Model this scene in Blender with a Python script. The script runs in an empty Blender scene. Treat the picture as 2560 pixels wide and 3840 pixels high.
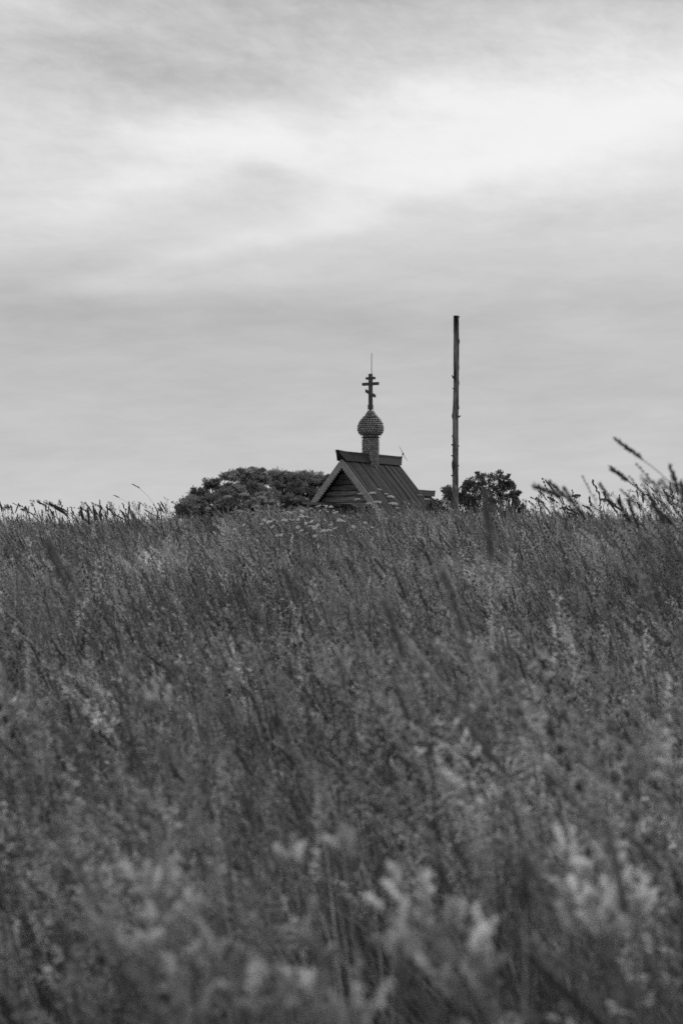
import bpy, math, random
from mathutils import Vector, Matrix, noise
R = random.Random(7)
S = bpy.context.scene
COL = S.collection
rad = math.radians

# ------------------------------------------------------------------ camera, world, sun, exposure
FPX = 7467.0            # focal length in pixels of the 2560 x 3840 photograph
EYE = 1.2
HOR = 2160.0            # row of the horizon
PITCH = math.atan((HOR - 1920) / FPX)
cd = bpy.data.cameras.new('camera')
cam = bpy.data.objects.new('camera', cd); COL.objects.link(cam)
cam.location = (0, 0, EYE)
cam.rotation_euler = (math.pi / 2 + PITCH, 0, 0)
cd.sensor_fit = 'VERTICAL'; cd.sensor_height = 36.0; cd.lens = 70.0
cd.clip_start = 0.05; cd.clip_end = 6000
cd.dof.use_dof = True; cd.dof.focus_distance = 24.0; cd.dof.aperture_fstop = 6.2; cd.dof.aperture_blades = 9
S.camera = cam

SUN_EL, SUN_AZ = rad(38), rad(42)       # azimuth from +Y (view direction) towards +X
world = bpy.data.worlds.new('World'); S.world = world
world.use_nodes = True
wt = world.node_tree; wt.nodes.clear()
def N(t, kind, **kw):
    n = t.nodes.new(kind)
    for k, v in kw.items(): setattr(n, k, v)
    return n
def M(t, op, a, b=None, c=None, clamp=False):
    n = t.nodes.new('ShaderNodeMath'); n.operation = op; n.use_clamp = clamp
    for i, v in enumerate((a, b, c)):
        if v is None: continue
        if isinstance(v, (int, float)): n.inputs[i].default_value = v
        else: t.links.new(v, n.inputs[i])
    return n.outputs[0]
tc = N(wt, 'ShaderNodeTexCoord')
sep = N(wt, 'ShaderNodeSeparateXYZ'); wt.links.new(tc.outputs['Generated'], sep.inputs[0])
X, Y, Z = sep.outputs
def wnoise(sx, sy, sz, off, detail, rough=.55, dist=0.0, roll=0.0):
    mp = N(wt, 'ShaderNodeMapping'); mp.inputs['Scale'].default_value = (sx, sy, sz); mp.inputs['Location'].default_value = off
    rl = N(wt, 'ShaderNodeMapping'); rl.inputs['Rotation'].default_value = (0, rad(roll), 0)
    wt.links.new(tc.outputs['Generated'], rl.inputs[0]); wt.links.new(rl.outputs[0], mp.inputs[0])
    nz = N(wt, 'ShaderNodeTexNoise'); nz.inputs['Scale'].default_value = 1; nz.inputs['Detail'].default_value = detail
    nz.inputs['Roughness'].default_value = rough; nz.inputs['Distortion'].default_value = dist
    wt.links.new(mp.outputs[0], nz.inputs['Vector'])
    return M(wt, 'SUBTRACT', nz.outputs['Fac'], .5)
az = M(wt, 'MULTIPLY', M(wt, 'ARCTAN2', X, Y), 7.467)
el = M(wt, 'MULTIPLY', M(wt, 'ARCSINE', Z), 7.467)
v0 = M(wt, 'SUBTRACT', 2.16, el)
w1 = wnoise(9, 9, 22, (3.1, 1.7, .4), 3, .6)
w2 = wnoise(8, 8, 19, (7.9, 4.2, 5.5), 5, .6, 0, -7)
U = M(wt, 'MULTIPLY_ADD', w1, 1.1, az)
V = M(wt, 'MULTIPLY_ADD', w2, .26, v0)
ramp = N(wt, 'ShaderNodeMapRange'); wt.links.new(V, ramp.inputs['Value'])
cr = N(wt, 'ShaderNodeValToRGB'); cr.color_ramp.interpolation = 'EASE'
ramp.inputs['From Min'].default_value = -.6; ramp.inputs['From Max'].default_value = 2.2
wt.links.new(ramp.outputs[0], cr.inputs[0])
stops = [(-.6, .58), (-.05, .53), (.18, .585), (.42, .67), (.66, .71), (.86, .665), (1.02, .59), (1.2, .515), (1.38, .525), (1.6, .545), (1.78, .575), (1.95, .60), (2.2, .60)]
els = cr.color_ramp.elements
while len(els) < len(stops): els.new(.5)
for e, (p, v) in zip(els, stops):
    e.position = (p + .6) / 2.8; e.color = (v, v, v, 1)
val = N(wt, 'ShaderNodeRGBToBW'); wt.links.new(cr.outputs[0], val.inputs[0]); val = val.outputs[0]
def blob(cu, cv, su, sv, rot, amp):
    """a bank of lighter or darker cloud: a soft ellipse in azimuth and elevation, frayed by the warp noise"""
    global val
    c, s = math.cos(rad(rot)), math.sin(rad(rot))
    du, dv = M(wt, 'SUBTRACT', U, cu), M(wt, 'SUBTRACT', V, cv)
    a = M(wt, 'MULTIPLY_ADD', du, c / su, M(wt, 'MULTIPLY', dv, s / su))
    b = M(wt, 'MULTIPLY_ADD', du, -s / sv, M(wt, 'MULTIPLY', dv, c / sv))
    r2 = M(wt, 'MULTIPLY_ADD', a, a, M(wt, 'MULTIPLY', b, b))
    g = M(wt, 'MULTIPLY', M(wt, 'EXPONENT', M(wt, 'MULTIPLY', r2, -1.0)), amp)
    val = M(wt, 'ADD', val, g)
for b in [(1.05, .38, .95, .26, -8, .19), (.15, .50, .85, .15, -4, .13), (.95, .45, .45, .10, -6, .05), (-.4, .56, .45, .06, 12, .08), (-.85, .42, .4, .06, 12, -.08), (-.5, .97, .7, .05, -14, .05), (-.1, 1.02, .4, .05, -8, .04), (-.9, .74, .6, .09, -12, .10), (.1, .78, .5, .09, -20, .05),
          (-.55, .33, .55, .09, 14, -.13), (-.1, .20, 1.0, .10, 8, -.05), (.6, .02, .9, .07, 0, -.08), (-1.1, .08, .35, .07, 0, .13),
          (-.15, .69, .28, .05, 4, -.10), (1.0, .82, .7, .10, -12, -.03), (-1.0, 1.18, .9, .09, 4, -.05), (.9, 1.25, .6, .08, 0, .04), (.5, .64, .8, .08, -18, .07)]:
    blob(*b)
st1 = wnoise(9, 9, 36, (1, 2, 3), 5, .55, .5, -5)
st2 = wnoise(20, 20, 42, (5, 2, 8), 7, .62, .8, -12)
st3 = wnoise(3, 3, 9, (2, 6, 1), 2, .5)
val = M(wt, 'MULTIPLY_ADD', st1, .13, val)
st4 = wnoise(24, 24, 130, (3, 9, 4), 6, .65, .3, 3)
st5 = wnoise(48, 48, 110, (6, 1, 7), 6, .7, .6, -16)
val = M(wt, 'MULTIPLY_ADD', st4, .13, val)
upw = M(wt, 'MULTIPLY', M(wt, 'SUBTRACT', 1.25, v0), 1.0, clamp=True)
val = M(wt, 'MULTIPLY_ADD', M(wt, 'MULTIPLY', st2, upw), .22, val)
val = M(wt, 'MULTIPLY_ADD', M(wt, 'MULTIPLY', st5, upw), .20, val)
val = M(wt, 'MULTIPLY_ADD', st3, .05, val)
val = M(wt, 'SMOOTH_MIN', M(wt, 'MAXIMUM', val, .3), .91, .16)
cloud = M(wt, 'MULTIPLY', val, 10.0)           # cloud radiance in the units of the sky texture
sky = N(wt, 'ShaderNodeTexSky'); sky.sky_type = 'NISHITA'; sky.sun_disc = False
sky.sun_elevation = SUN_EL; sky.sun_rotation = SUN_AZ
bw = N(wt, 'ShaderNodeRGBToBW'); wt.links.new(sky.outputs[0], bw.inputs[0])
tot = M(wt, 'ADD', M(wt, 'MULTIPLY', cloud, .97), M(wt, 'MULTIPLY', bw.outputs[0], .03))
bg = N(wt, 'ShaderNodeBackground'); bg.inputs['Strength'].default_value = .1
wt.links.new(tot, bg.inputs['Color'])
wo = N(wt, 'ShaderNodeOutputWorld'); wt.links.new(bg.outputs[0], wo.inputs[0])

sl = bpy.data.lights.new('sun', 'SUN'); sl.energy = 1.4; sl.angle = rad(18); sl.color = (1, 1, 1)
so = bpy.data.objects.new('sun', sl); COL.objects.link(so)
sd = Vector((math.sin(SUN_AZ) * math.cos(SUN_EL), math.cos(SUN_AZ) * math.cos(SUN_EL), math.sin(SUN_EL)))
so.rotation_euler = sd.to_track_quat('Z', 'Y').to_euler(); so.location = (20, 20, 40)
S.view_settings.view_transform = 'Standard'; S.view_settings.look = 'None'
S.view_settings.exposure = 0.0; S.view_settings.gamma = 1.0; S.view_settings.use_curve_mapping = False
S.cycles.use_denoising = False
S.cycles.max_bounces = 6; S.cycles.diffuse_bounces = 3; S.cycles.transmission_bounces = 4

# ------------------------------------------------------------------ helpers
def ray(px, py, d):
    """the point at distance d (along +Y) behind pixel px, py of the photograph"""
    a, b = (px - 1280) / FPX, (1920 - py) / FPX
    c, s = math.cos(PITCH), math.sin(PITCH)
    y = c - s * b; z = s + c * b
    return Vector((a * d / y, d, EYE + z * d / y))
def sm(t): t = max(0, min(1, t)); return t * t * (3 - 2 * t)
def ground(x, y):
    g = 1.10 * sm((y - .5) / 25.0) ** 1.0 - .82 * sm((y - 27) / 28.0)
    if y < 60:
        k = max(0, 1 - max(0, y - 40) / 20)
        g += k * .07 * noise.noise(Vector((x * .35, y * .35, 2.2))) + k * .03 * noise.noise(Vector((x * 1.1, y * 1.1, 7)))
        g += .30 * math.exp(-(((x - 2.6) / 1.3) ** 2 + ((y - 11) / 4) ** 2))
        g += .02 * math.exp(-(((x - .3) / 1.6) ** 2 + ((y - 22) / 4) ** 2)) - .05 * math.exp(-(((x + 3) / 1.6) ** 2 + ((y - 22) / 6) ** 2)) - .07 * math.exp(-(((x - 3.6) / 1.2) ** 2 + ((y - 21) / 6) ** 2))
    if y > 120: g += -.6 * sm((y - 120) / 400)
    return g

class MB:
    def __init__(s): s.v, s.f, s.t = [], [], []
    def quad(s, a, b, c, d, tone=.1):
        n = len(s.v); s.v += [tuple(a), tuple(b), tuple(c), tuple(d)]; s.f.append((n, n+1, n+2, n+3)); s.t += [tone] * 4
    def tri(s, a, b, c, tone=.1):
        n = len(s.v); s.v += [tuple(a), tuple(b), tuple(c)]; s.f.append((n, n+1, n+2)); s.t += [tone] * 3
    def tube(s, pts, rr, sides=3, tone=.1, cap=True):
        n0 = len(s.v)
        for i, p in enumerate(pts):
            p = Vector(p)
            d = (Vector(pts[min(i+1, len(pts)-1)]) - Vector(pts[max(i-1, 0)])).normalized()
            u = d.orthogonal() if abs(d.z) < .2 else Vector((1, 0, 0)).cross(d) if abs(d.x) < .9 else Vector((0, 1, 0)).cross(d)
            u.normalize(); w = d.cross(u)
            r = rr[i] if isinstance(rr, (list, tuple)) else rr
            for k in range(sides):
                a = 2 * math.pi * k / sides
                s.v.append(tuple(p + (u * math.cos(a) + w * math.sin(a)) * r)); s.t.append(tone)
        for i in range(len(pts) - 1):
            for k in range(sides):
                a, b = n0 + i * sides + k, n0 + i * sides + (k + 1) % sides
                s.f.append((a, b, b + sides, a + sides))
        if cap:
            s.f.append(tuple(n0 + k for k in range(sides))[::-1])
            s.f.append(tuple(n0 + (len(pts) - 1) * sides + k for k in range(sides)))
    def strip(s, pts, ws, side, tone=.1):
        n0 = len(s.v)
        for p, w in zip(pts, ws):
            s.v += [tuple(Vector(p) - side * w), tuple(Vector(p) + side * w)]; s.t += [tone] * 2
        for i in range(len(pts) - 1):
            a = n0 + 2 * i; s.f.append((a, a + 1, a + 3, a + 2))
    def fleck(s, c, d, ln, w, tone, rng=R):
        d = Vector(d).normalized(); q = d.cross(Vector((rng.uniform(-1, 1), rng.uniform(-1, 1), rng.uniform(-1, 1))))
        if q.length < 1e-4: q = d.orthogonal()
        q.normalize(); c = Vector(c)
        s.quad(c, c + d * ln * .5 + q * w, c + d * ln, c + d * ln * .5 - q * w, tone)
    def box(s, lo, hi, tone=.1, mat=None):
        n = len(s.v)
        for z in (lo[2], hi[2]):
            for x, y in ((lo[0], lo[1]), (hi[0], lo[1]), (hi[0], hi[1]), (lo[0], hi[1])):
                p = Vector((x, y, z)); p = mat @ p if mat else p
                s.v.append(tuple(p)); s.t.append(tone)
        for f in ((3, 2, 1, 0), (4, 5, 6, 7), (0, 1, 5, 4), (1, 2, 6, 5), (2, 3, 7, 6), (3, 0, 4, 7)): s.f.append(tuple(n + i for i in f))
    def prism(s, poly, a, b, fn, tone=.1):
        """polygon (2-D) extruded from a to b; fn(u, v, w) -> point"""
        n = len(s.v); k = len(poly)
        for w in (a, b):
            for u, v in poly: s.v.append(tuple(fn(u, v, w))); s.t.append(tone)
        s.f.append(tuple(n + i for i in range(k))); s.f.append(tuple(n + k + i for i in range(k))[::-1])
        for i in range(k): s.f.append((n + (i + 1) % k, n + i, n + k + i, n + k + (i + 1) % k))
    def mesh(s, name, mat, smooth=False):
        me = bpy.data.meshes.new(name); me.from_pydata(s.v, [], s.f)
        at = me.attributes.new('tone', 'FLOAT', 'POINT'); at.data.foreach_set('value', s.t)
        me.materials.append(mat)
        if smooth: me.polygons.foreach_set('use_smooth', [True] * len(me.polygons))
        me.update(); return me
    def build(s, name, mat, parent=None, smooth=False, loc=None):
        o = bpy.data.objects.new(name, s.mesh(name, mat, smooth)); COL.objects.link(o)
        if parent: o.parent = parent
        if loc is not None: o.location = loc
        return o
def tag(o, label=None, cat=None, group=None, kind=None):
    for k, v in (('label', label), ('category', cat), ('group', group), ('kind', kind)):
        if v: o[k] = v
    return o
def empty(name, loc, rz=0):
    o = bpy.data.objects.new(name, None); COL.objects.link(o); o.location = loc; o.rotation_euler.z = rz
    o.empty_display_size = .1; return o
def link(name, me, parent, mw):
    o = bpy.data.objects.new(name, me); COL.objects.link(o); o.parent = parent; o.matrix_local = mw; return o

# ------------------------------------------------------------------ materials (a black-and-white photograph: neutral greys)
def mat(name, lo, hi, scale=(1, 1, 1), detail=6, rough=.8, trans=0.0, bump=0.0, coord='Object', tone=False, rnd=.0, patch=0.0, spec=.3, bscale=None):
    m = bpy.data.materials.new(name); m.use_nodes = True; t = m.node_tree; t.nodes.clear()
    out = N(t, 'ShaderNodeOutputMaterial')
    tcn = N(t, 'ShaderNodeTexCoord'); mp = N(t, 'ShaderNodeMapping'); mp.inputs['Scale'].default_value = scale
    geo = N(t, 'ShaderNodeNewGeometry'); oi = N(t, 'ShaderNodeObjectInfo')
    src = tcn.outputs[coord] if coord != 'World' else geo.outputs['Position']
    add = N(t, 'ShaderNodeVectorMath', operation='ADD')
    t.links.new(src, mp.inputs[0]); t.links.new(mp.outputs[0], add.inputs[0])
    rv = M(t, 'MULTIPLY', oi.outputs['Random'], 37.0); t.links.new(rv, add.inputs[1])
    nz = N(t, 'ShaderNodeTexNoise'); nz.inputs['Scale'].default_value = 1; nz.inputs['Detail'].default_value = detail; nz.inputs['Roughness'].default_value = .62
    t.links.new(add.outputs[0], nz.inputs['Vector'])
    mr = N(t, 'ShaderNodeMapRange'); mr.inputs['From Min'].default_value = .3; mr.inputs['From Max'].default_value = .7
    mr.inputs['To Min'].default_value = lo; mr.inputs['To Max'].default_value = hi
    t.links.new(nz.outputs['Fac'], mr.inputs['Value']); v = mr.outputs[0]
    if tone:
        at = N(t, 'ShaderNodeAttribute'); at.attribute_name = 'tone'; v = M(t, 'MULTIPLY', v, at.outputs['Fac'])
    if rnd: v = M(t, 'MULTIPLY', v, M(t, 'MULTIPLY_ADD', oi.outputs['Random'], 2 * rnd, 1 - rnd))
    if patch:
        n2 = N(t, 'ShaderNodeTexNoise'); n2.inputs['Scale'].default_value = 1.3; n2.inputs['Detail'].default_value = 3
        t.links.new(geo.outputs['Position'], n2.inputs['Vector'])
        v = M(t, 'MULTIPLY', v, M(t, 'MULTIPLY_ADD', M(t, 'SUBTRACT', n2.outputs['Fac'], .5), patch * 2, 1.0))
    bs = N(t, 'ShaderNodeBsdfPrincipled'); bs.inputs['Roughness'].default_value = rough; bs.inputs['Specular IOR Level'].default_value = spec
    cc = N(t, 'ShaderNodeCombineColor')
    for i in range(3): t.links.new(v, cc.inputs[i])
    t.links.new(cc.outputs[0], bs.inputs['Base Color'])
    if bump:
        bp = N(t, 'ShaderNodeBump'); bp.inputs['Strength'].default_value = 1; bp.inputs['Distance'].default_value = bump
        t.links.new(nz.outputs['Fac'], bp.inputs['Height']); t.links.new(bp.outputs[0], bs.inputs['Normal'])
    if trans:
        tr = N(t, 'ShaderNodeBsdfTranslucent'); t.links.new(cc.outputs[0], tr.inputs[0])
        mx = N(t, 'ShaderNodeMixShader'); mx.inputs[0].default_value = trans
        t.links.new(bs.outputs[0], mx.inputs[1]); t.links.new(tr.outputs[0], mx.inputs[2]); t.links.new(mx.outputs[0], out.inputs[0])
    else: t.links.new(bs.outputs[0], out.inputs[0])
    return m
m_ground = mat('meadow_soil', .03, .07, (3, 3, 3), coord='World', rough=.95, bump=.02)
m_grass = mat('grass', 1.15, 1.82, (8, 8, 3), 3, rough=.6, trans=.42, coord='World', tone=True, rnd=.35, patch=.9)
m_plant = mat('plant', 1.0, 1.4, (20, 20, 20), 3, rough=.7, trans=.3, coord='World', tone=True)
m_petal = mat('petal', .8, .88, (60, 60, 60), 2, rough=.6, trans=.45)
m_leaf = mat('tree_leaf', 1.0, 1.5, (2, 2, 2), 3, rough=.6, trans=.25, coord='World', tone=True, patch=.2)
m_bark = mat('bark', .05, .11, (8, 8, 2), rough=.9, bump=.02)
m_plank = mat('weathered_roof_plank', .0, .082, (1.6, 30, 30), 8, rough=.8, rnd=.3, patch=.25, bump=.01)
m_cap = mat('ridge_wood', .02, .05, (10, 2, 10), 6, rough=.8, bump=.008)
m_log = mat('log_wood', .03, .45, (1.6, 20, 20), 8, rough=.8, rnd=.4, bump=.02)
m_barge = mat('pale_bargeboard', .20, .38, (9, 9, 9), 6, rough=.8, bump=.004)
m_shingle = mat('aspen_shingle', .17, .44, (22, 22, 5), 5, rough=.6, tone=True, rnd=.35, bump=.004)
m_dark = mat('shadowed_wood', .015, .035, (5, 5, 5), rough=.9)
m_cross = mat('cross_wood', .045, .10, (14, 14, 3), 6, rough=.8, bump=.006)
m_metal = mat('grey_wire', .10, .14, (5, 5, 5), rough=.5)
m_pole = mat('pole_wood', -.05, .30, (8, 8, 1.3), 10, rough=.85, bump=.02)

# ------------------------------------------------------------------ ground
def axis(fine_lo, fine_hi, step, far):
    a = []; x = fine_lo
    while x <= fine_hi: a.append(x); x += step
    k = step; lo, hi = fine_lo, fine_hi
    while hi < far: k *= 1.35; hi += k; a.append(hi); lo -= k; a.insert(0, lo)
    return a
xs = axis(-14, 14, .5, 2500); ys = axis(-6, 60, .5, 2500)
g = MB()
for y in ys:
    for x in xs: g.v.append((x, y, ground(x, y))); g.t.append(.1)
for j in range(len(ys) - 1):
    for i in range(len(xs) - 1):
        a = j * len(xs) + i; g.f.append((a, a + 1, a + 1 + len(xs), a + len(xs)))
tag(g.build('ground', m_ground, smooth=True), kind='structure')

# ------------------------------------------------------------------ chapel
TH = rad(33); CD = 70.0
pc = ray(1389, 1725, CD)
APEX = pc.z; BASE = .35
ch = empty('chapel', (pc.x, CD, BASE), -TH)
tag(ch, 'small dark log chapel with steep plank roof, shingled onion dome and wooden cross', 'chapel')
def zz(z): return z - BASE                     # world height -> chapel height
AZ = zz(APEX)
def slope_fn(side, az, pitch):
    """u: distance down the slope from the ridge, v: out of the roof, w: along the ridge"""
    c, s = math.cos(pitch), math.sin(pitch)
    return lambda u, v, w: Vector((side * (u * c + v * s), w, az - u * s + v * c))
def roof(parent, az, pitch, run, a0, a1, pw, capw, near_cap, far_cap, caph):
    ln = run / math.cos(pitch)
    b = MB()
    for side in (-1, 1):
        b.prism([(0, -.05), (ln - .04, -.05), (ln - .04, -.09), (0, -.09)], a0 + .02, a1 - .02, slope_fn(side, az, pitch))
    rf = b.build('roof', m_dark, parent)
    n = round((a1 - a0) / pw); w = (a1 - a0) / n
    for side in (-1, 1):
        ms = []
        for k in range(3):
            p = MB(); e = R.uniform(-.02, .03)
            p.prism([(.02, -.045), (.02, 0), (ln + e, 0), (ln + e, -.045)], -w * .47, w * .47, lambda u, v, q: Vector((u, q, v)))
            # a shallow groove down the middle of the board
            p.prism([(.02, .002), (.02, .009), (ln + e, .009), (ln + e, .002)], -w * .40, -w * .12, lambda u, v, q: Vector((u, q, v)))
            ms.append(p.mesh('plank', m_plank))
        c, s = math.cos(pitch), math.sin(pitch)
        for i in range(n):
            a = a0 + w * (i + .5)
            m4 = Matrix(((side * c, 0, side * s, 0), (0, 1, 0, a), (-s, 0, c, az), (0, 0, 0, 1)))
            if side < 0: m4 = m4 @ Matrix.Diagonal((1, -1, 1, 1))
            m4 = m4 @ Matrix.Translation((0, 0, R.uniform(-.01, .012))) @ Matrix.Rotation(R.uniform(-.035, .035), 4, 'X') @ Matrix.Rotation(R.uniform(-.006, .006), 4, 'Z') @ Matrix.Diagonal((R.uniform(.985, 1.01), R.uniform(.82, 1.04), 1, 1))
            link('plank', ms[R.randrange(3)], rf, m4)
    # ridge cap: a hewn ridge log, hooked at its ends
    k = MB(); rows = []
    cap0, cap1 = a0 - near_cap, a1 + far_cap
    T = 16
    for i in range(T + 1):
        f = i / T; a = cap0 + (cap1 - cap0) * f
        rows.append(a)
    prof = [(-capw, -capw * math.tan(pitch) + .03), (-.085, caph * .35), (-.075, caph * .9), (-.05, caph), (.05, caph), (.075, caph * .9), (.085, caph * .35), (capw, -capw * math.tan(pitch) + .03)]
    n0 = len(k.v)
    for i, a in enumerate(rows):
        for (x, z) in prof:
            up = (z + .12) / (caph + .12)
            aa = a
            # the top overhangs the foot at both ends
            if i == 0: aa += near_cap * (1 - max(0, up)) ** 1.5
            if i == T: aa -= far_cap * (1 - max(0, up)) ** 1.5
            lift = .03 * max(0, 1 - i / 1.5) if z > caph * .5 else 0
            if i == T: lift = .01
            k.v.append((x, aa, az + z + lift + .05)); k.t.append(.1)
    P = len(prof)
    for i in range(T):
        for j in range(P - 1):
            a = n0 + i * P + j; k.f.append((a, a + P, a + P + 1, a + 1))
    k.f.append(tuple(n0 + j for j in range(P))); k.f.append(tuple(n0 + T * P + j for j in range(P))[::-1])
    k.build('ridge_cap', m_cap, rf)
    return rf
def bargeboard(parent, az, pitch, run, a, width, tooth=.105, inset=.02):
    ln = run / math.cos(pitch) - .02
    for side in (-1, 1):
        b = MB(); fn = slope_fn(side, az, pitch)
        u = width * math.tan(pitch) * .0
        n = int(ln / tooth)
        for i in range(n):
            u0, u1 = i * tooth, (i + 1) * tooth
            dep = width + (.045 if i % 1 == 0 else 0)
            tip = width * math.tan(pitch) * 0
            # boards meet on the centre line: clip the first teeth there
            def c(u, v):
                p = fn(u, v, 0)
                return (max(p.x * side, 0.004) * side, p.z)
            q = [c(u0, -inset), c(u1, -inset), c(u1, -width), c((u0 * .35 + u1 * .65), -width - .05), c(u0, -width + .01)]
            if side < 0: q = q[::-1]
            b.prism(q, a - .045, a, lambda x, z, w: Vector((x, w, z)))
        b.build('bargeboard', m_barge, parent)
PIT = math.atan(1 / .875); RUN = 2.12
rf = roof(ch, AZ, PIT, RUN, -1.82, 1.82, .108, .17, .34, .22, .17)
bargeboard(ch, AZ, PIT, RUN, -1.83, .215)
bargeboard(ch, AZ, PIT, RUN, 1.875, .25)
# walls: plain body below, round logs on the gable that faces the camera
def gable_walls(parent, az, pitch, half, a0, a1, rows_to, logs=True):
    top = az - .16
    hz = az - half * math.tan(pitch) - .12
    b = MB()
    b.prism([(-half, 0), (half, 0), (half, hz), (0, top - .12), (-half, hz)], a0 + .13, a1 - .13, lambda x, z, w: Vector((x, w, z)))
    wl = b.build('wall', m_dark, parent)
    if not logs: return wl
    h = .205; z = top - .25; i = 0
    while z > rows_to:
        hw = min(half + .12, (az - .2 - z) / math.tan(pitch) + .1)
        lg = MB(); seg = 10
        rr = .5 * h * R.uniform(.96, 1.08)
        n = 7
        pts = [(-hw + 2 * hw * k / (n - 1), 0, .012 * noise.noise(Vector((k * .6, i * 3.3, 1)))) for k in range(n)]
        lg.tube(pts, [rr * (1 + .05 * noise.noise(Vector((k * 1.1, i, 4)))) for k in range(n)], seg)
        o = lg.build('log', m_log, wl, smooth=False, loc=(0, a0 + .10, z))
        z -= h; i += 1
    return wl
gable_walls(ch, AZ, PIT, 1.6, -1.35, 1.35, 1.3)
# porch, lower and nearer
PRZ = zz(ray(1110, 1893, 66.6).z); PPIT = rad(31)
roof(ch, PRZ, PPIT, 1.75, -4.35, -1.36, .15, .12, .10, .0, .05)
bargeboard(ch, PRZ, PPIT, 1.75, -4.36, .16, .08)
gable_walls(ch, PRZ, PPIT, 1.45, -4.1, -1.4, .9)
# altar room, lower and farther
ARZ = zz(ray(1610, 1852, 72.8).z)
roof(ch, ARZ, PIT, 1.5, 1.40, 4.1, .15, .14, .0, .3, .10)
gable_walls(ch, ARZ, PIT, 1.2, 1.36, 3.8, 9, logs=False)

# dome on its neck
pp = CD / FPX
def dz(y): return zz(ray(1386, y, CD).z)
dome = MB()
prof = [(1780, .245), (1645, .245), (1638, .25), (1634.5, .252), (1629, .31), (1622, .395), (1614, .425), (1603, .425), (1593, .405), (1582, .36), (1573, .30), (1564, .20), (1556, .14), (1548, .09), (1536, .062)]
def prof_r(y):
    for (y0, r0), (y1, r1) in zip(prof, prof[1:]):
        if y1 <= y <= y0: return r0 + (r1 - r0) * (y0 - y) / (y0 - y1)
    return prof[-1][1]
dome.tube([(0, 0, dz(y)) for y, r in prof], [r - .02 for y, r in prof], 32)
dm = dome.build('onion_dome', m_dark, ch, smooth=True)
sh = MB()      # pointed shingle hanging from its top edge, in the x-z plane, bulging out along -y
rim = [(-.45, 0), (.45, 0), (.44, -.50), (0, -1.08), (-.44, -.50)]
inn = [(-.29, -.10), (.29, -.10), (.29, -.46), (0, -.84), (-.29, -.46)]
def sy(z): return .04 * z
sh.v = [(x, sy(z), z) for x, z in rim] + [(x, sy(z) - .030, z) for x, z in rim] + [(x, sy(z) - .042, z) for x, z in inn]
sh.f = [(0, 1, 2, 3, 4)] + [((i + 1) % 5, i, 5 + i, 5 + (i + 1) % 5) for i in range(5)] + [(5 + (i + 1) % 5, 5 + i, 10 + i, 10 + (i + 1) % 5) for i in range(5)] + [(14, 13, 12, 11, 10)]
sh.t = [.3] * 5 + [.45] * 5 + [.86] * 5  # dark rim, paler face: shade between the shingles put into the tone
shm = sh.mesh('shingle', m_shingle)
rest = MB(); cands = []
camdir = math.atan2(-CD, -pc.x)                 # world direction to the camera, from the dome
def add_row(y, n, off, hgt):
    z = dz(y); r = prof_r(y) - .018
    r2 = prof_r(y + hgt * .9 / pp)
    tilt = math.atan2(r2 - r, hgt * .9) if abs(r2 - r) > 1e-5 else 0
    w = 2 * math.pi * max(r, r2) / n * 1.02
    for k in range(n):
        a = 2 * math.pi * (k + off) / n
        jit = R.uniform(-.05, .05)
        m4 = Matrix.Translation((math.cos(a) * r, math.sin(a) * r, z + R.uniform(-.003, .003))) @ Matrix.Rotation(a + math.pi / 2, 4, 'Z') @ \
             Matrix.Rotation(-tilt - .13, 4, 'X') @ Matrix.Rotation(jit, 4, 'Y') @ Matrix.Diagonal((w * R.uniform(.92, 1.03), .5 * R.uniform(.8, 1.3), hgt * R.uniform(1.18, 1.30), 1))
        wa = a - TH - camdir
        cands.append((-math.cos(wa), m4))
y = 1540.0; i = 0; h = .072
while y < 1628:
    n = max(8, round(2 * math.pi * prof_r(y + 5) / .088))
    if 1600 < y: n = 30
    add_row(y, n, (i % 2) * .5, .078); y += .060 / pp * (1.0 if y < 1580 else 1.15); i += 1
y = 1632.5
add_row(y, 18, 0, .075)
y = 1643.0; i = 0
while y < 1760:
    add_row(y, 18, (i % 2) * .5, .088); y += .068 / pp; i += 1
cands.sort(key=lambda c: c[0])
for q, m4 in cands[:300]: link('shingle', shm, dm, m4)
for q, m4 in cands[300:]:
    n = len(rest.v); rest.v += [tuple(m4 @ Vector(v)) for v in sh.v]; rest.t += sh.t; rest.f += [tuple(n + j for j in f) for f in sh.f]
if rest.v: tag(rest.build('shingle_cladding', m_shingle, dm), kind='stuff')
# collar under the bulb and pale ring below it
c = MB()
for k in range(18):
    a = 2 * math.pi * k / 18; a1 = 2 * math.pi * (k + .94) / 18
    r0, r1 = .25, .325; z0, z1 = dz(1634), dz(1641)
    P_ = lambda r, t, z: (r * math.cos(t), r * math.sin(t), z)
    c.quad(P_(r0, a, z0), P_(r1, a, z1), P_(r1, a1, z1), P_(r0, a1, z0)); c.quad(P_(r0, a, z0 - .02), P_(r0, a1, z0 - .02), P_(r1, a1, z1 - .015), P_(r1, a, z1 - .015))
c.build('collar', m_cross, dm)
c = MB(); c.tube([(0, 0, dz(1647)), (0, 0, dz(1644.5))], .272, 32); c.build('ring', m_barge, dm, smooth=False)
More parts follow.
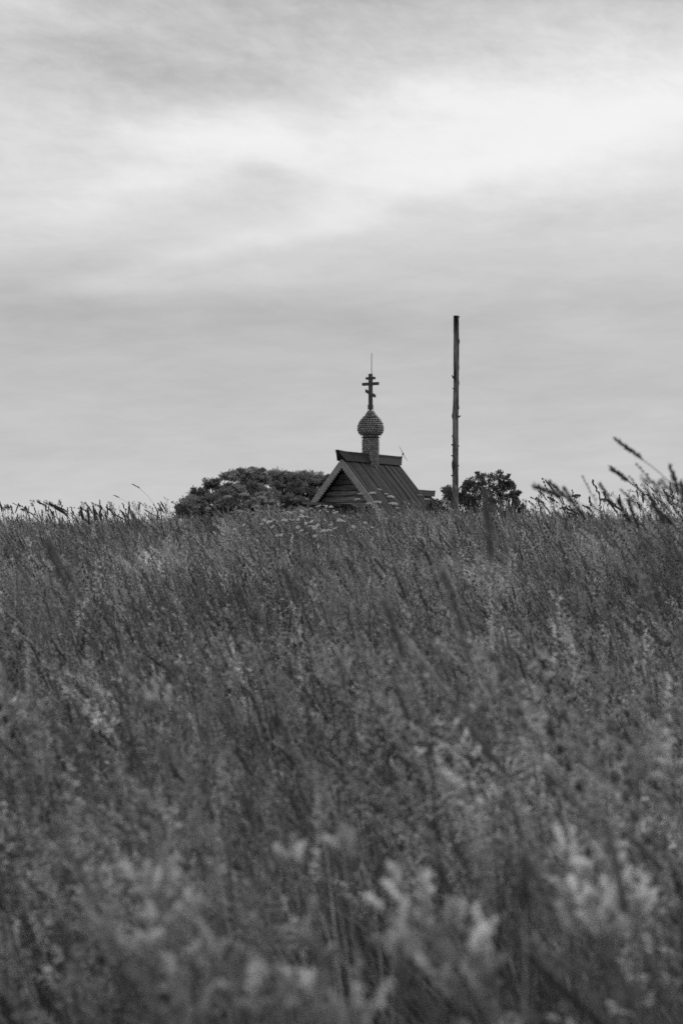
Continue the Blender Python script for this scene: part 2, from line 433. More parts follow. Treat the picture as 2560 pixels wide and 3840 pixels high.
# cross
cr_ = MB(); t = .062
cr_.box((-t, -.045, dz(1534)), (t, .045, dz(1402))); cr_.box((-t - .018, -.06, dz(1535.5)), (t + .012, .06, dz(1518)))
cx = cr_.build('cross', m_cross, ch)
b = MB(); b.box((-.175, -.05, dz(1423)), (.175, .05, dz(1414))); b.build('upper_bar', m_cross, cx)
b = MB(); b.box((-.325, -.052, dz(1445)), (.325, .052, dz(1434.5))); b.build('middle_bar', m_cross, cx)
b = MB(); zc = dz(1475.5)
b.prism([(-.185, zc + .155), (.185, zc - .045), (.185, zc - .155), (-.185, zc + .045)], -.056, .056, lambda x, z, w: Vector((x, w, z)))
b.build('slanting_bar', m_cross, cx)
# lightning rod and its down wires
b = MB(); b.tube([(.088, -.075, dz(1500)), (.088, -.075, dz(1395)), (.090, -.075, dz(1325))], [.013, .012, .010], 6); b.tube([(.03, -.07, dz(1459)), (.12, -.075, dz(1459))], .012, 5)
b.build('lightning_rod', m_metal, ch)
for side in (1, -1):
    b = MB(); pts = []
    for (y, o) in [(1536, .09), (1549, .16), (1562, .26), (1575, .36), (1590, .425), (1602, .452), (1614, .45), (1624, .42), (1633, .37), (1642, .32), (1650, .30), (1690, .30), (1712, .30)]:
        oo = o if side > 0 else (o if y > 1606 else min(o, prof_r(y) + .025))
        pts.append((side * oo * math.cos(TH), side * oo * math.sin(TH), dz(y)))
    b.tube(pts, .0055, 4)
    for y, r0 in ((1561, .2), (1630, .30), (1660, .26)):
        p0 = prof_r(y); b.tube([(side * p0 * math.cos(TH), side * p0 * math.sin(TH), dz(y + 5)), (side * (p0 + .1) * math.cos(TH), side * (p0 + .1) * math.sin(TH), dz(y - 1))], .004, 4)
    b.build('down_wire', m_metal, ch)
# slanting wire stay with a clamp at the far ridge end
b = MB()
def loc(px, py, d):
    return ch.matrix_basis.inverted() @ ray(px, py, d)
ch_m = Matrix.Translation(ch.location) @ Matrix.Rotation(-TH, 4, 'Z'); inv = ch_m.inverted()
q = [inv @ ray(x, y, 71.75) for x, y in ((1496, 1673), (1504, 1688), (1510.5, 1702), (1518, 1716), (1528.6, 1729))]
b.tube(q, [.006, .008, .011, .009, .004], 5); b.tube([q[2] - Vector((.02, 0, .03)), q[2] + Vector((.02, 0, .03))], .028, 6)
b.tube([q[2], inv @ ray(1506, 1712, 71.6)], .010, 5)
b.build('wire_stay', m_metal, ch)

# ------------------------------------------------------------------ pole
PD = 62.0; k = PD / FPX
b = MB(); n = 260; sides = 30
z1 = ray(1709, 1184, PD).z; z0 = ground(3.5, PD) - .3
xc = lambda f: ray(1709 - 3.2 * (1 - f) + 1.5 * math.sin(f * 9) , 1500, PD).x
base = Vector((xc(0), PD, z0))
po = empty('log_pole', base)
tag(po, 'tall bare weathered log pole with branch stubs standing alone beside the chapel', 'pole')
knots = [(R.uniform(0, 6.28), R.uniform(.25, .97)) for _ in range(34)]
for i in range(n + 1):
    f = i / n; z = z0 + (z1 - z0) * f
    r = (12.1 - 2.0 * f) * k
    for j in range(sides):
        a = 2 * math.pi * j / sides
        rr = r * (1 + .12 * noise.noise(Vector((math.cos(a), math.sin(a), z * .9))) + .06 * noise.noise(Vector((math.cos(a) * 3, math.sin(a) * 3, z * 5))))
        for ka, kf in knots:
            da = (a - ka + math.pi) % (2 * math.pi) - math.pi; dzz = (f - kf) * (z1 - z0)
            rr += r * .26 * math.exp(-(da * 2.2) ** 2 - (dzz / .07) ** 2)
        if .64 < f < .70: rr += r * .10 * math.sin((f - .64) / .06 * math.pi) * (math.cos(a) < .3)
        crack = (a - (4.75 + .10 * math.sin(z * 1.3))); crack = (crack + math.pi) % (2 * math.pi) - math.pi
        rr -= r * .22 * math.exp(-(crack * 7) ** 2)
        b.v.append((xc(f) + math.cos(a) * rr - base.x, math.sin(a) * rr, z - z0)); b.t.append(.1)
for i in range(n):
    for j in range(sides):
        a, c2 = i * sides + j, i * sides + (j + 1) % sides
        b.f.append((a, c2, c2 + sides, a + sides))
b.f.append(tuple(n * sides + j for j in range(sides)))
b.build('trunk', m_pole, po, smooth=True)
for (py, side, ln, up) in [(1188, 1, 3, 1), (1416, -1, 5, 9), (1455, -1, 4, -2), (1562, 1, 8, 3), (1562, -1, 4, 1), (1668, -1, 5, 2), (1671, 1, 3, 0), (1708, -1, 5, 0), (1783, -1, 6, 1), (1635, -1, 3, 1), (1530, 1, 2, 1), (1745, 1, 2, 0)]:
    s_ = MB(); z = ray(1709, py, PD).z; f = (z - z0) / (z1 - z0); x = xc(f) - base.x; r = (12.1 - 2 * f) * k
    s_.tube([(x + side * r * .8, -.02, z - z0 - .02), (x + side * (r + ln * k * .6), -.03, z - z0 + up * k * .4), (x + side * (r + ln * k), -.03, z - z0 + up * k)], [.035, .022, .010], 7)
    s_.build('branch_stub', m_cross, po)

# ------------------------------------------------------------------ trees behind
def limb(b, p0, p1, r0, r1, n=5, wob=.12):
    pts = []; L = (p1 - p0).length
    for i in range(n + 1):
        f = i / n; p = p0.lerp(p1, f)
        if 0 < i < n: p = p + Vector((R.uniform(-1, 1), R.uniform(-1, 1), R.uniform(-1, 1))) * wob * L * .3
        pts.append(p)
    b.tube(pts, [r0 + (r1 - r0) * i / n for i in range(n + 1)], 6)
def tree(name, label, clumps, d, depth, base_px, leaf, per, flat, group=None, tones=(.05, .11), trunk_r=.16, rise=.1, spread=.20):
    """clumps: (px, py, radius px) outline of the crown in the view direction; every clump gets neighbours in depth"""
    bz = ground(0, d); bx = ray(base_px, 1900, d).x
    root = empty(name, (bx, d, bz)); tag(root, label, 'tree', group)
    rng = random.Random(len(clumps) * 13 + int(base_px))
    k = d / FPX; o = Vector((bx, d, bz)); balls = []
    for (px, py, r) in clumps:
        for q in range(4):
            yo = rng.uniform(-1, 1) * depth * (.3 if q == 0 else 1)
            sq = math.sqrt(max(.1, 1 - (yo / depth) ** 2 * .55))
            c = ray(px + rng.uniform(-8, 8), py + rng.uniform(-6, 6), d)
            top = Vector((c.x, d + yo, bz + .4 + (c.z - bz - .4) * sq))
            balls.append((top - o, r * k * rng.uniform(.85, 1.15)))
    t = MB(); hub = Vector((0, 0, .5))
    limb(t, Vector((0, 0, -.2)), hub, trunk_r, trunk_r * .85)
    crown = MB()
    for c, r in balls:
        limb(t, hub, c, trunk_r * .35, .012, 6, .2)
        for _ in range(max(2, per // 60)):
            v = Vector((rng.gauss(0, 1), rng.gauss(0, 1), rng.gauss(0, 1))).normalized()
            limb(t, c, c + Vector((v.x * r, v.y * r, v.z * r * flat)) * .9, .012, .004, 2, .1)
        tone0 = rng.uniform(*tones)
        subs = []
        for _ in range(9):
            v = Vector((rng.gauss(0, 1), rng.gauss(0, 1), rng.gauss(0, 1))).normalized() * rng.uniform(.35, 1.0)
            subs.append(Vector((v.x * r, v.y * r, v.z * r * flat + rise * abs(v.x) * r)))
        for i in range(per):
            s = subs[rng.randrange(9)]
            v = Vector((rng.gauss(0, 1), rng.gauss(0, 1), rng.gauss(0, 1))) * spread * r
            v.z *= flat
            p = c + s + v
            dr = (s.normalized() + Vector((rng.uniform(-1, 1), rng.uniform(-1, 1), rng.uniform(-.8, .9))))
            crown.fleck(p, dr, leaf * rng.uniform(.7, 1.4), leaf * .28, tone0 * rng.uniform(.75, 1.3), rng)
    t.build('trunk', m_bark, root)
    tag(crown.build('crown', m_leaf, root), kind='stuff')
    return root
c1 = [(690, 1905, 32), (735, 1880, 40), (700, 1915, 30), (740, 1840, 30), (790, 1815, 36), (845, 1790, 38), (800, 1860, 45), (870, 1840, 48), (905, 1775, 34), (950, 1768, 36), (975, 1772, 30), (940, 1820, 50), (865, 1890, 50), (940, 1880, 50), (1000, 1850, 45), (1010, 1900, 45), (760, 1925, 50), (830, 1930, 50), (985, 1800, 34)]
tree('broad_tree', 'broad low tree with layered feathery foliage at the far edge of the meadow', c1, 88.0, 2.3, 880, .11, 620, .5, 'trees beyond the meadow', (.10, .30))
c1 += [(1000, 1778, 28), (1025, 1785, 28), (920, 1800, 40), (760, 1870, 40), (670, 1920, 26)]
c2 = [(1050, 1778, 26), (1212, 1800, 20), (1236, 1790, 12), (1030, 1790, 32), (1075, 1790, 34), (1115, 1795, 32), (1155, 1790, 30), (1185, 1800, 30), (1212, 1815, 26), (1225, 1845, 26), (1095, 1785, 30), (1140, 1785, 28), (1050, 1830, 40), (1110, 1840, 42), (1165, 1845, 36), (1190, 1875, 26), (1060, 1880, 42), (1120, 1890, 42), (1170, 1910, 38), (1262, 1772, 9), (1235, 1800, 16)]
tree('broad_tree', 'airy tree with pale gaps growing close behind the chapel gable', c2, 92.0, 2.0, 1120, .11, 560, .65, 'trees beyond the meadow', (.10, .30))
c3 = [(1685, 1825, 20), (1672, 1838, 14), (1700, 1850, 22), (1735, 1840, 20), (1765, 1802, 18), (1775, 1820, 20), (1745, 1815, 14), (1800, 1790, 18), (1797, 1772, 7), (1830, 1785, 19), (1862, 1778, 20), (1885, 1785, 14), (1850, 1810, 25), (1810, 1825, 24), (1890, 1820, 17), (1912, 1815, 15), (1916, 1830, 12), (1870, 1845, 24),
      (1780, 1850, 24), (1740, 1865, 24), (1830, 1860, 26), (1885, 1872, 22), (1925, 1855, 15), (1942, 1850, 10), (1935, 1878, 13), (1690, 1885, 24), (1760, 1895, 26), (1820, 1905, 28), (1880, 1910, 22), (1930, 1935, 18), (1910, 1900, 14), (1950, 1900, 18), (1965, 1925, 20), (1650, 1895, 20), (1640, 1915, 22)]
tree('round_shrub_tree', 'small round dark tree with clumped leaves just behind the tall pole', c3, 80.0, 1.3, 1810, .09, 120, .85, 'trees beyond the meadow', (.05, .12), .09, spread=.17)
c4 = [(1625, 1880, 20), (1660, 1875, 18), (1600, 1895, 20), (1645, 1905, 24), (1690, 1905, 22)]
tree('low_bush', 'low bush between the altar roof end and the pole foot', c4, 58.0, .5, 1645, .06, 130, .8, None, (.06, .12), .04)

# ------------------------------------------------------------------ meadow plants
WIND = Vector((-1, 0, 0))
def curve(h, lean, rng, bend=1.0, n=6, side=0.0, nod=0.0):
    """stem leaning with the wind; nod bends the tip over"""
    pts = []
    for i in range(n + 1):
        f = i / n
        s = lean * (f ** 1.8) * h + nod * h * max(0, f - .75) ** 1.3 * 3
        z = h * f - .5 * lean * lean * h * f ** 2 - nod * h * max(0, f - .85) ** 2 * 6
        pts.append(Vector((-s, side * f * f * h, z)))
    return pts
def at(pts, f):
    x = max(0, min(.9999, f)) * (len(pts) - 1); i = int(x); return pts[i].lerp(pts[i + 1], x - i), (pts[i + 1] - pts[i]).normalized()
def rv(rng): return Vector((rng.uniform(-1, 1), rng.uniform(-1, 1), rng.uniform(-1, 1)))
def spike(b, pts, f0, r, tone, rng, dens=60, fl=.008):
    n = 7; cp = []; rr = []
    for i in range(n + 1):
        f = f0 + (1 - f0) * i / n; p, d = at(pts, f); cp.append(p); rr.append(r * (.35 + .75 * math.sin(math.pi * min(1, .12 + .8 * i / n))) * rng.uniform(.85, 1.15))
    b.tube(cp, rr, 5, tone)
    for _ in range(dens):
        p, d = at(pts, f0 + (1 - f0) * rng.random()); b.fleck(p, d + rv(rng) * .9, fl * rng.uniform(.8, 1.6) + r, fl * .3, tone * rng.uniform(.8, 1.5), rng)
def clumps(b, pts, f0, r, tone, rng, cnt=6):
    for i in range(cnt):
        f = f0 + (1 - f0) * (i + .3) / cnt; p, d = at(pts, f)
        sd = Vector((rng.uniform(-1, 1), rng.uniform(-1, 1), .9)).normalized()
        ln = (1 - i / cnt) * r * 3.5 + r
        q = p + sd * ln * .55
        b.tube([p, q], r * .18, 3, tone)
        b.tube([q - d * r * .9, q, q + d * r * 1.2, q + d * r * 2.0], [r * .35, r * .95, r * .7, r * .15], 5, tone)
        for _ in range(12): b.fleck(q + rv(rng) * r * .5, d + rv(rng), r * 1.5, r * .22, tone * rng.uniform(.8, 1.6), rng)
def panicle(b, pts, f0, w, tone, rng, cnt=12):
    for i in range(cnt):
        f = f0 + (1 - f0) * i / cnt; p, d = at(pts, f)
        L = w * (1 - .75 * (i / cnt)) * rng.uniform(.6, 1.1)
        a = rng.uniform(0, 6.28); sd = (Vector((math.cos(a), math.sin(a), .6)) + WIND * .5).normalized()
        q = p + sd * L
        b.tube([p, q], .0006, 3, tone, cap=False)
        for _ in range(7):
            s = p.lerp(q, rng.uniform(.3, 1.05)); b.fleck(s + rv(rng) * .004, sd + rv(rng) * .6 + Vector((0, 0, -.3)), .015, .0016, tone * rng.uniform(.7, 1.5), rng)
def blade(b, h, w, tone, rng, o):
    a = rng.uniform(0, 6.28); ln = rng.uniform(.1, .55)
    pts = []
    for i in range(6):
        f = i / 5; pts.append(o + Vector((math.cos(a) * ln * f * f * h - .25 * f * f * h, math.sin(a) * ln * f * f * h, h * f * (1 - .35 * ln * f * f))))
    sd = Vector((-math.sin(a + rng.uniform(-.6, .6)), math.cos(a), 0)).normalized()
    b.strip(pts, [w, w, w * .95, w * .8, w * .5, w * .08], sd, tone)
def shift(pts, o): return [p + o for p in pts]
def umbel(b, p, d, size, tone, rng, rays=12, ray_tone=.12):
    side = d.orthogonal().normalized(); w = d.cross(side)
    for i in range(rays):
        a = 2.4 * i; r = size * math.sqrt((i + .5) / rays)
        q = p + (side * math.cos(a) + w * math.sin(a)) * r + d * size * (.75 - .25 * (r / size) ** 2)
        b.tube([p, p.lerp(q, .5) + d * size * .04, q], size * .030, 3, ray_tone, cap=False)
        for _ in range(26): b.fleck(q + rv(rng) * size * .13, d + rv(rng) * .9, size * .19, size * .085, tone * rng.uniform(.7, 1.2), rng)
def plume(b, pts, f0, w, tone, rng, cnt=24, fl=20):
    """frothy flower plume: uneven side branches that end in small crowded knots of florets"""
    for i in range(cnt):
        f = f0 + (1 - f0) * (i + rng.uniform(-1, 1)) / cnt; p, d = at(pts, f)
        L = w * (1.3 - 1.1 * (i / cnt)) * rng.uniform(.2, 1.5); a = rng.uniform(0, 6.28)
        sd = (Vector((math.cos(a), math.sin(a), rng.uniform(.1, 1.0)))).normalized(); q = p + sd * L
        b.tube([p, q], .0008, 3, .12, cap=False)
        kn = rng.uniform(.003, .0085)
        for _ in range(fl):
            s = q + Vector((rng.gauss(0, 1), rng.gauss(0, 1), rng.gauss(0, 1))) * kn if rng.random() < .8 else p.lerp(q, rng.random())
            b.fleck(s, rv(rng), .0062, .0026, tone * rng.uniform(.7, 1.15), rng)

# --- sources of the uncountable meadow (instanced by geometry nodes)
src = bpy.data.collections.new('meadow_sources')      # never linked to the scene
TR = .17
def tuft(i, kind):
    rng = random.Random(100 + i); b = MB()
    ns = {'spike': 24, 'clump': 22, 'pan': 26, 'forb': 12, 'froth': 10}[kind]
    for _ in range(ns):
        a = rng.uniform(0, 6.28); r = TR * math.sqrt(rng.random()); o = Vector((r * math.cos(a), r * math.sin(a), 0))
        h = rng.uniform(.55, .86) * (1 if rng.random() > .1 else 1.12)
        lean = rng.uniform(-.02, .30); nod = rng.choice((0, 0, .1, .25))
        pts = shift(curve(h, lean, rng, side=rng.uniform(-.15, .15), nod=nod), o)
        tone = rng.choice((.10, .13, .17, .26, .42))
        b.tube(pts, [.0013, .0012, .0011, .0010, .0009, .0007, .0006], 3, tone, cap=False)
        k2 = kind if rng.random() < .75 else rng.choice(('spike', 'clump', 'pan'))
        if k2 == 'spike': spike(b, pts, 1 - rng.uniform(.07, .14), rng.uniform(.0020, .0042), rng.uniform(.07, .22), rng, 34, .009)
        elif k2 == 'clump': clumps(b, pts, 1 - rng.uniform(.08, .16), rng.uniform(.0030, .0060), rng.uniform(.07, .22), rng, rng.randint(4, 7))
        elif k2 == 'pan': panicle(b, pts, 1 - rng.uniform(.18, .28), rng.uniform(.02, .045), rng.uniform(.16, .42), rng, 15)
        elif k2 == 'froth': plume(b, pts, .7, .05, rng.uniform(.30, .42), rng, 14, 14)
    if kind in ('forb', 'froth'):
        for _ in range(9):
            a = rng.uniform(0, 6.28); r = TR * math.sqrt(rng.random()); o = Vector((r * math.cos(a), r * math.sin(a), 0))
            pts = shift(curve(rng.uniform(.45, .7), rng.uniform(.1, .3), rng), o); b.tube(pts, .0016, 3, .10, cap=False)
            tn = rng.uniform(.11, .24)
            for _ in range(30):
                p, d = at(pts, rng.uniform(.35, 1)); v = rv(rng); v.z = abs(v.z) * .5
                b.fleck(p, v, rng.uniform(.012, .028), .0035, tn * rng.uniform(.8, 1.2), rng)
    for _ in range(60):
        a = rng.uniform(0, 6.28); r = TR * math.sqrt(rng.random())
        blade(b, rng.uniform(.28, .70), rng.uniform(.0012, .0026), rng.choice((.08, .11, .15, .19, .32)), rng, Vector((r * math.cos(a), r * math.sin(a), 0)))
    o = bpy.data.objects.new('source_%02d' % i, b.mesh('tuft', m_grass)); src.objects.link(o)
kinds = ['spike'] * 4 + ['clump'] * 3 + ['pan'] * 4 + ['forb'] * 3 + ['froth'] * 2
for i, kd in enumerate(kinds): tuft(i, kd)

for i in range(16, 20):
    rng = random.Random(300 + i); b = MB()
    for q in range(2):
        o = Vector((rng.uniform(-.12, .12), rng.uniform(-.12, .12), 0)); h = rng.uniform(.9, 1.05)
        pts = shift(curve(h, rng.uniform(.0, .26), rng, n=10, nod=rng.choice((0, 0, .1))), o)
        b.tube(pts, [.0022 - .0013 * k / 10 for k in range(11)], 4, .10, cap=False)
        if i % 2: spike(b, pts, 1 - rng.uniform(.07, .11), rng.uniform(.0018, .0028), .13, rng, 90)
        else: clumps(b, pts, 1 - rng.uniform(.08, .13), rng.uniform(.0024, .0034), .13, rng, 7)
        for f in (.3, .5):
            p, d = at(pts, f); a = rng.uniform(0, 6.28); dn = Vector((math.cos(a) * .6 - .4, math.sin(a) * .6, .7)); L = rng.uniform(.15, .25)
            b.strip([p, p + dn * L * .5 + Vector((0, 0, .03)), p + dn * L], [.002, .003, .0003], Vector((-math.sin(a), math.cos(a), 0)), .09)
    o = bpy.data.objects.new('source_%02d' % i, b.mesh('stalk', m_grass)); src.objects.link(o)

def geo_instancer(name, pts, rots, scs, picks):
    me = bpy.data.meshes.new(name); me.from_pydata(pts, [], [])
    a = me.attributes.new('rot', 'FLOAT_VECTOR', 'POINT'); a.data.foreach_set('vector', [c for r in rots for c in r])
    a = me.attributes.new('sc', 'FLOAT', 'POINT'); a.data.foreach_set('value', scs)
    a = me.attributes.new('pick', 'INT', 'POINT'); a.data.foreach_set('value', picks)
    o = bpy.data.objects.new(name, me); COL.objects.link(o)
    ng = bpy.data.node_groups.new(name + '_nodes', 'GeometryNodeTree')
    ng.interface.new_socket('Geometry', in_out='INPUT', socket_type='NodeSocketGeometry'); ng.interface.new_socket('Geometry', in_out='OUTPUT', socket_type='NodeSocketGeometry')
    gi, go = ng.nodes.new('NodeGroupInput'), ng.nodes.new('NodeGroupOutput')
    ci = ng.nodes.new('GeometryNodeCollectionInfo'); ci.inputs['Collection'].default_value = src; ci.inputs['Separate Children'].default_value = True; ci.inputs['Reset Children'].default_value = True
    iop = ng.nodes.new('GeometryNodeInstanceOnPoints'); iop.inputs['Pick Instance'].default_value = True
    def attr(nm, ty):
        n = ng.nodes.new('GeometryNodeInputNamedAttribute'); n.data_type = ty; n.inputs['Name'].default_value = nm; return n.outputs['Attribute']
    L = ng.links.new
    L(gi.outputs[0], iop.inputs['Points']); L(ci.outputs[0], iop.inputs['Instance']); L(attr('pick', 'INT'), iop.inputs['Instance Index'])
    L(attr('rot', 'FLOAT_VECTOR'), iop.inputs['Rotation']); L(attr('sc', 'FLOAT'), iop.inputs['Scale']); L(iop.outputs[0], go.inputs[0])
    md = o.modifiers.new('scatter', 'NODES'); md.node_group = ng
    return o
def scatter(d0, d1, dens, margin, rng):
    P, Ro, Sc, Pk = [], [], [], []
    cell = 1 / math.sqrt(dens); y = d0
    while y < d1:
        hw = .171 * y * 1.15 + margin; x = -hw
        while x < hw:
            px, py = x + rng.uniform(-.6, .6) * cell, y + rng.uniform(-.6, .6) * cell; x += cell
            k1 = noise.noise(Vector((px * .9, py * .6, 3))) + rng.uniform(-.25, .25)
            k2 = noise.noise(Vector((px * .8, py * .8, 9))) + rng.uniform(-.2, .2)
            if k2 > .42 and py > 3.8: pk = 14 + rng.randrange(2)
            elif k1 > .40: pk = rng.choice((11, 12, 13, 7, 8, 9, 10))
            elif k1 > -.05: pk = rng.choice((7, 8, 9, 10, 4, 5))
            else: pk = rng.choice((0, 1, 2, 3, 4, 5, 6, 8))
            if py < 3.2: pk = rng.choice((0, 1, 2, 3, 4, 5, 6, 8, 11, 12))
            if py < 3.4 and rng.random() < .25: continue
            if py < 12 and noise.noise(Vector((px * 2.2, py * 1.6, 21))) < (-.13 if py < 5 else -.25): continue
            if py > 17: pk = rng.choice((0, 1, 2, 3, 4, 5, 6, 7, 8, 9, 5))
            P.append((px, py, ground(px, py) - .01)); Ro.append((rng.uniform(-.04, .04), rng.uniform(-.08, .04), rng.uniform(-.5, .5)))
            Sc.append(rng.uniform(.82, 1.1) * (1 + (.20 if py < 15 else .10) * noise.noise(Vector((px * 1.0, py * .8, 5))))); Pk.append(pk)
        y += cell
    return P, Ro, Sc, Pk
rg = random.Random(5)
parts = [scatter(.95, 7, 24, .7, rg), scatter(7, 17, 22, 1.0, rg), scatter(17, 29, 22, 1.5, rg), scatter(29, 40, 6, 1.5, rg)]
tall = ([], [], [], [])
for d0, d1, n in ((2.4, 4.5, 6), (4.5, 8, 22), (8, 15, 44), (15, 21, 40)):
    for _ in range(n):
        d = rg.uniform(d0, d1); x = rg.uniform(-1, 1) * (.171 * d * 1.2 + .3)
        row = rg.uniform(2060 if d < 8 else 1940, 2380)
        gz = ground(x, d); top = EYE + (HOR - row) / FPX * d
        sc = (top - gz) / .93
        if .9 < sc < 1.75:
            tall[0].append((x, d, gz - .01)); tall[1].append((0, rg.uniform(-.06, .03), rg.uniform(-.5, .5))); tall[2].append(sc); tall[3].append(16 + rg.randrange(4))
parts.append(tall)
P, Ro, Sc, Pk = (sum((p[i] for p in parts), []) for i in range(4))
tag(geo_instancer('meadow_grass', P, Ro, Sc, Pk), 'dense wind-bent meadow grass and seed heads covering the slope', 'grass', kind='stuff')

# --- plants one can pick out, each rooted in the ground
def root_at(px, py, d, h, lean, nod=0.0):
    """the foot of a stem h tall whose tip shows at px, py when it grows d metres away"""
    tip = ray(px, py, d)
    c = curve(h, lean, R, nod=nod)[-1]
    return Vector((tip.x - c.x, d, 0)), tip
def stalk(px, py, d, style, label, lean=.35, nod=0.0, head=.10, r=.005, tone=.06, group=None):
    if label.startswith('*'):
        look = {'spike': 'smooth slender spike', 'clump': 'beaded knobbly head', 'pan': 'loose feathery head'}[style]
        bend = ' with drooping tip' if nod > .2 else ' leaning left' if lean > .2 else ' upright'
        label = look + bend + label[1:]
    if d < 9: d *= .66; r *= .64; head *= .72; lean *= .72; nod *= .8; r *= .78 if style == 'clump' else 1
    elif d < 14: r *= 1.2; head *= 1.1
    else: r *= .95; lean *= .8
    tip = ray(px, py, d)
    gz = ground(tip.x + .2, d); hz = tip.z - gz
    h = hz / max(.3, (1 - .5 * lean * lean - nod * .135))
    pts = curve(h, lean, R, n=14, nod=nod)
    base = Vector((tip.x - pts[-1].x, d, tip.z - pts[-1].z))
    root = empty('tall_grass_stalk', base); tag(root, label, 'grass stalk', group)
    rng = random.Random(int(px * 7 + py))
    b = MB(); b.tube(pts, [.0022 - .0012 * i / 14 for i in range(15)], 5, .12, cap=False)
    b.build('stem', m_plant, root)
    b = MB(); f0 = 1 - head / h
    if style == 'spike': spike(b, pts, f0, r, tone, rng, 150, .007)
    elif style == 'clump': clumps(b, pts, f0, r, tone, rng, 7)
    else: panicle(b, pts, f0, r * 6, tone, rng, 16)
    b.build('seed_head', m_plant, root)
    b = MB()
    for q in (.35, .55):
        p, dd = at(pts, q); dn = Vector((-.8 if q < .5 else .5, R.uniform(-.4, .4), .5)).normalized(); L = .16
        b.strip([p, p + dn * L * .4 + Vector((0, 0, .03)), p + dn * L * .8 + Vector((0, 0, .02)), p + dn * L * 1.15], [.002, .003, .002, .0003], Vector((0, 1, 0)), .11)
    b.build('leaf', m_plant, root)
    return root
G1 = 'tall grass stalks against the sky beyond the pole'
ST = [
 (2307, 1646, 7.5, 'spike', 'tallest arching grass stalk reaching highest into the sky', .55, .12, .10, .0048),
 (2380, 1737, 7.8, 'clump', 'blurred stalk with lumpy head just below the tallest arching one', .5, .05, .11, .0060),
 (2289, 1755, 8.0, 'spike', 'blurred slanting seed head to the lower left of the tallest stalk', .6, .10, .07, .0050),
 (2179, 1782, 8.2, 'clump', 'dark two-lobed blurred seed head midway between tree and frame edge', .38, 0, .11, .0052),
 (2355, 1782, 8.5, 'clump', 'blurred knobbly head below the gap between two tallest stalks', .42, .03, .10, .0056),
 (2396, 1795, 6.8, 'pan', 'drooping heavy blurred panicle bent almost flat by the wind', .6, .35, .12, .0060),
 (2511, 1750, 7.5, 'spike', 'slim straight spike rising at the far right', .25, 0, .075, .0036),
 (2479, 1804, 7.5, 'clump', 'curved blurred seed head left of the slim straight spike', .45, .05, .09, .0048),
 (2552, 1812, 7.2, 'spike', 'upright stalk cut by the right frame edge', .12, 0, .12, .0070),
 (2250, 1818, 8.5, 'spike', 'thin leaning spike with long plain stem above the umbel', .42, 0, .10, .0036),
 (2000, 1823, 7.0, 'spike', 'faint bent head nearest the small round tree', .5, .35, .07, .0060),
 (2061, 1811, 7.6, 'spike', 'blurred long head behind the pair of crisp stalks', .6, .05, .10, .0046),
 (2114, 1832, 7.8, 'spike', 'blurred thin stalk right of the crisp pair', .48, 0, .12, .0038),
 (2321, 1834, 7.4, 'clump', 'blurred low head under the slanting seed head', .55, .05, .09, .0056),
 (2420, 1832, 7.2, 'spike', 'blurred straight spike beneath the drooping panicle', .38, 0, .13, .0052),
 (2450, 1830, 7.4, 'pan', 'blurred bushy head behind the drooping panicle', .45, .2, .12, .0060),
 (2029, 1791, 17, 'clump', 'crisp beaded stalk, left one of the crisp pair', .26, .03, .22, .0085),
 (2043, 1800, 17, 'spike', 'crisp thick dark stalk, right one of the crisp pair', .42, .03, .17, .0080),
 (2218, 1800, 17.5, 'clump', 'crisp knobbly dark head standing upright among blurred ones', .22, .05, .15, .0095),
 (2354, 1806, 17, 'clump', 'crisp slender hooked head at the right', .35, .15, .12, .0060),
 (2107, 1868, 18, 'clump', 'short crisp pyramid-shaped head below the blurred thin stalk', .2, 0, .13, .0085),
 (2420, 1855, 17, 'clump', 'crisp short curved head low at the right', .2, .2, .10, .0075),
 (2510, 1810, 16, 'clump', 'crisp beaded head near the slim straight spike', .12, 0, .16, .0085)]
for s in ST: stalk(*s[:4], s[4], lean=s[5], nod=s[6], head=s[7], r=s[8], group=G1, tone=.09)
G2 = 'grass stalks against the sky at the left'
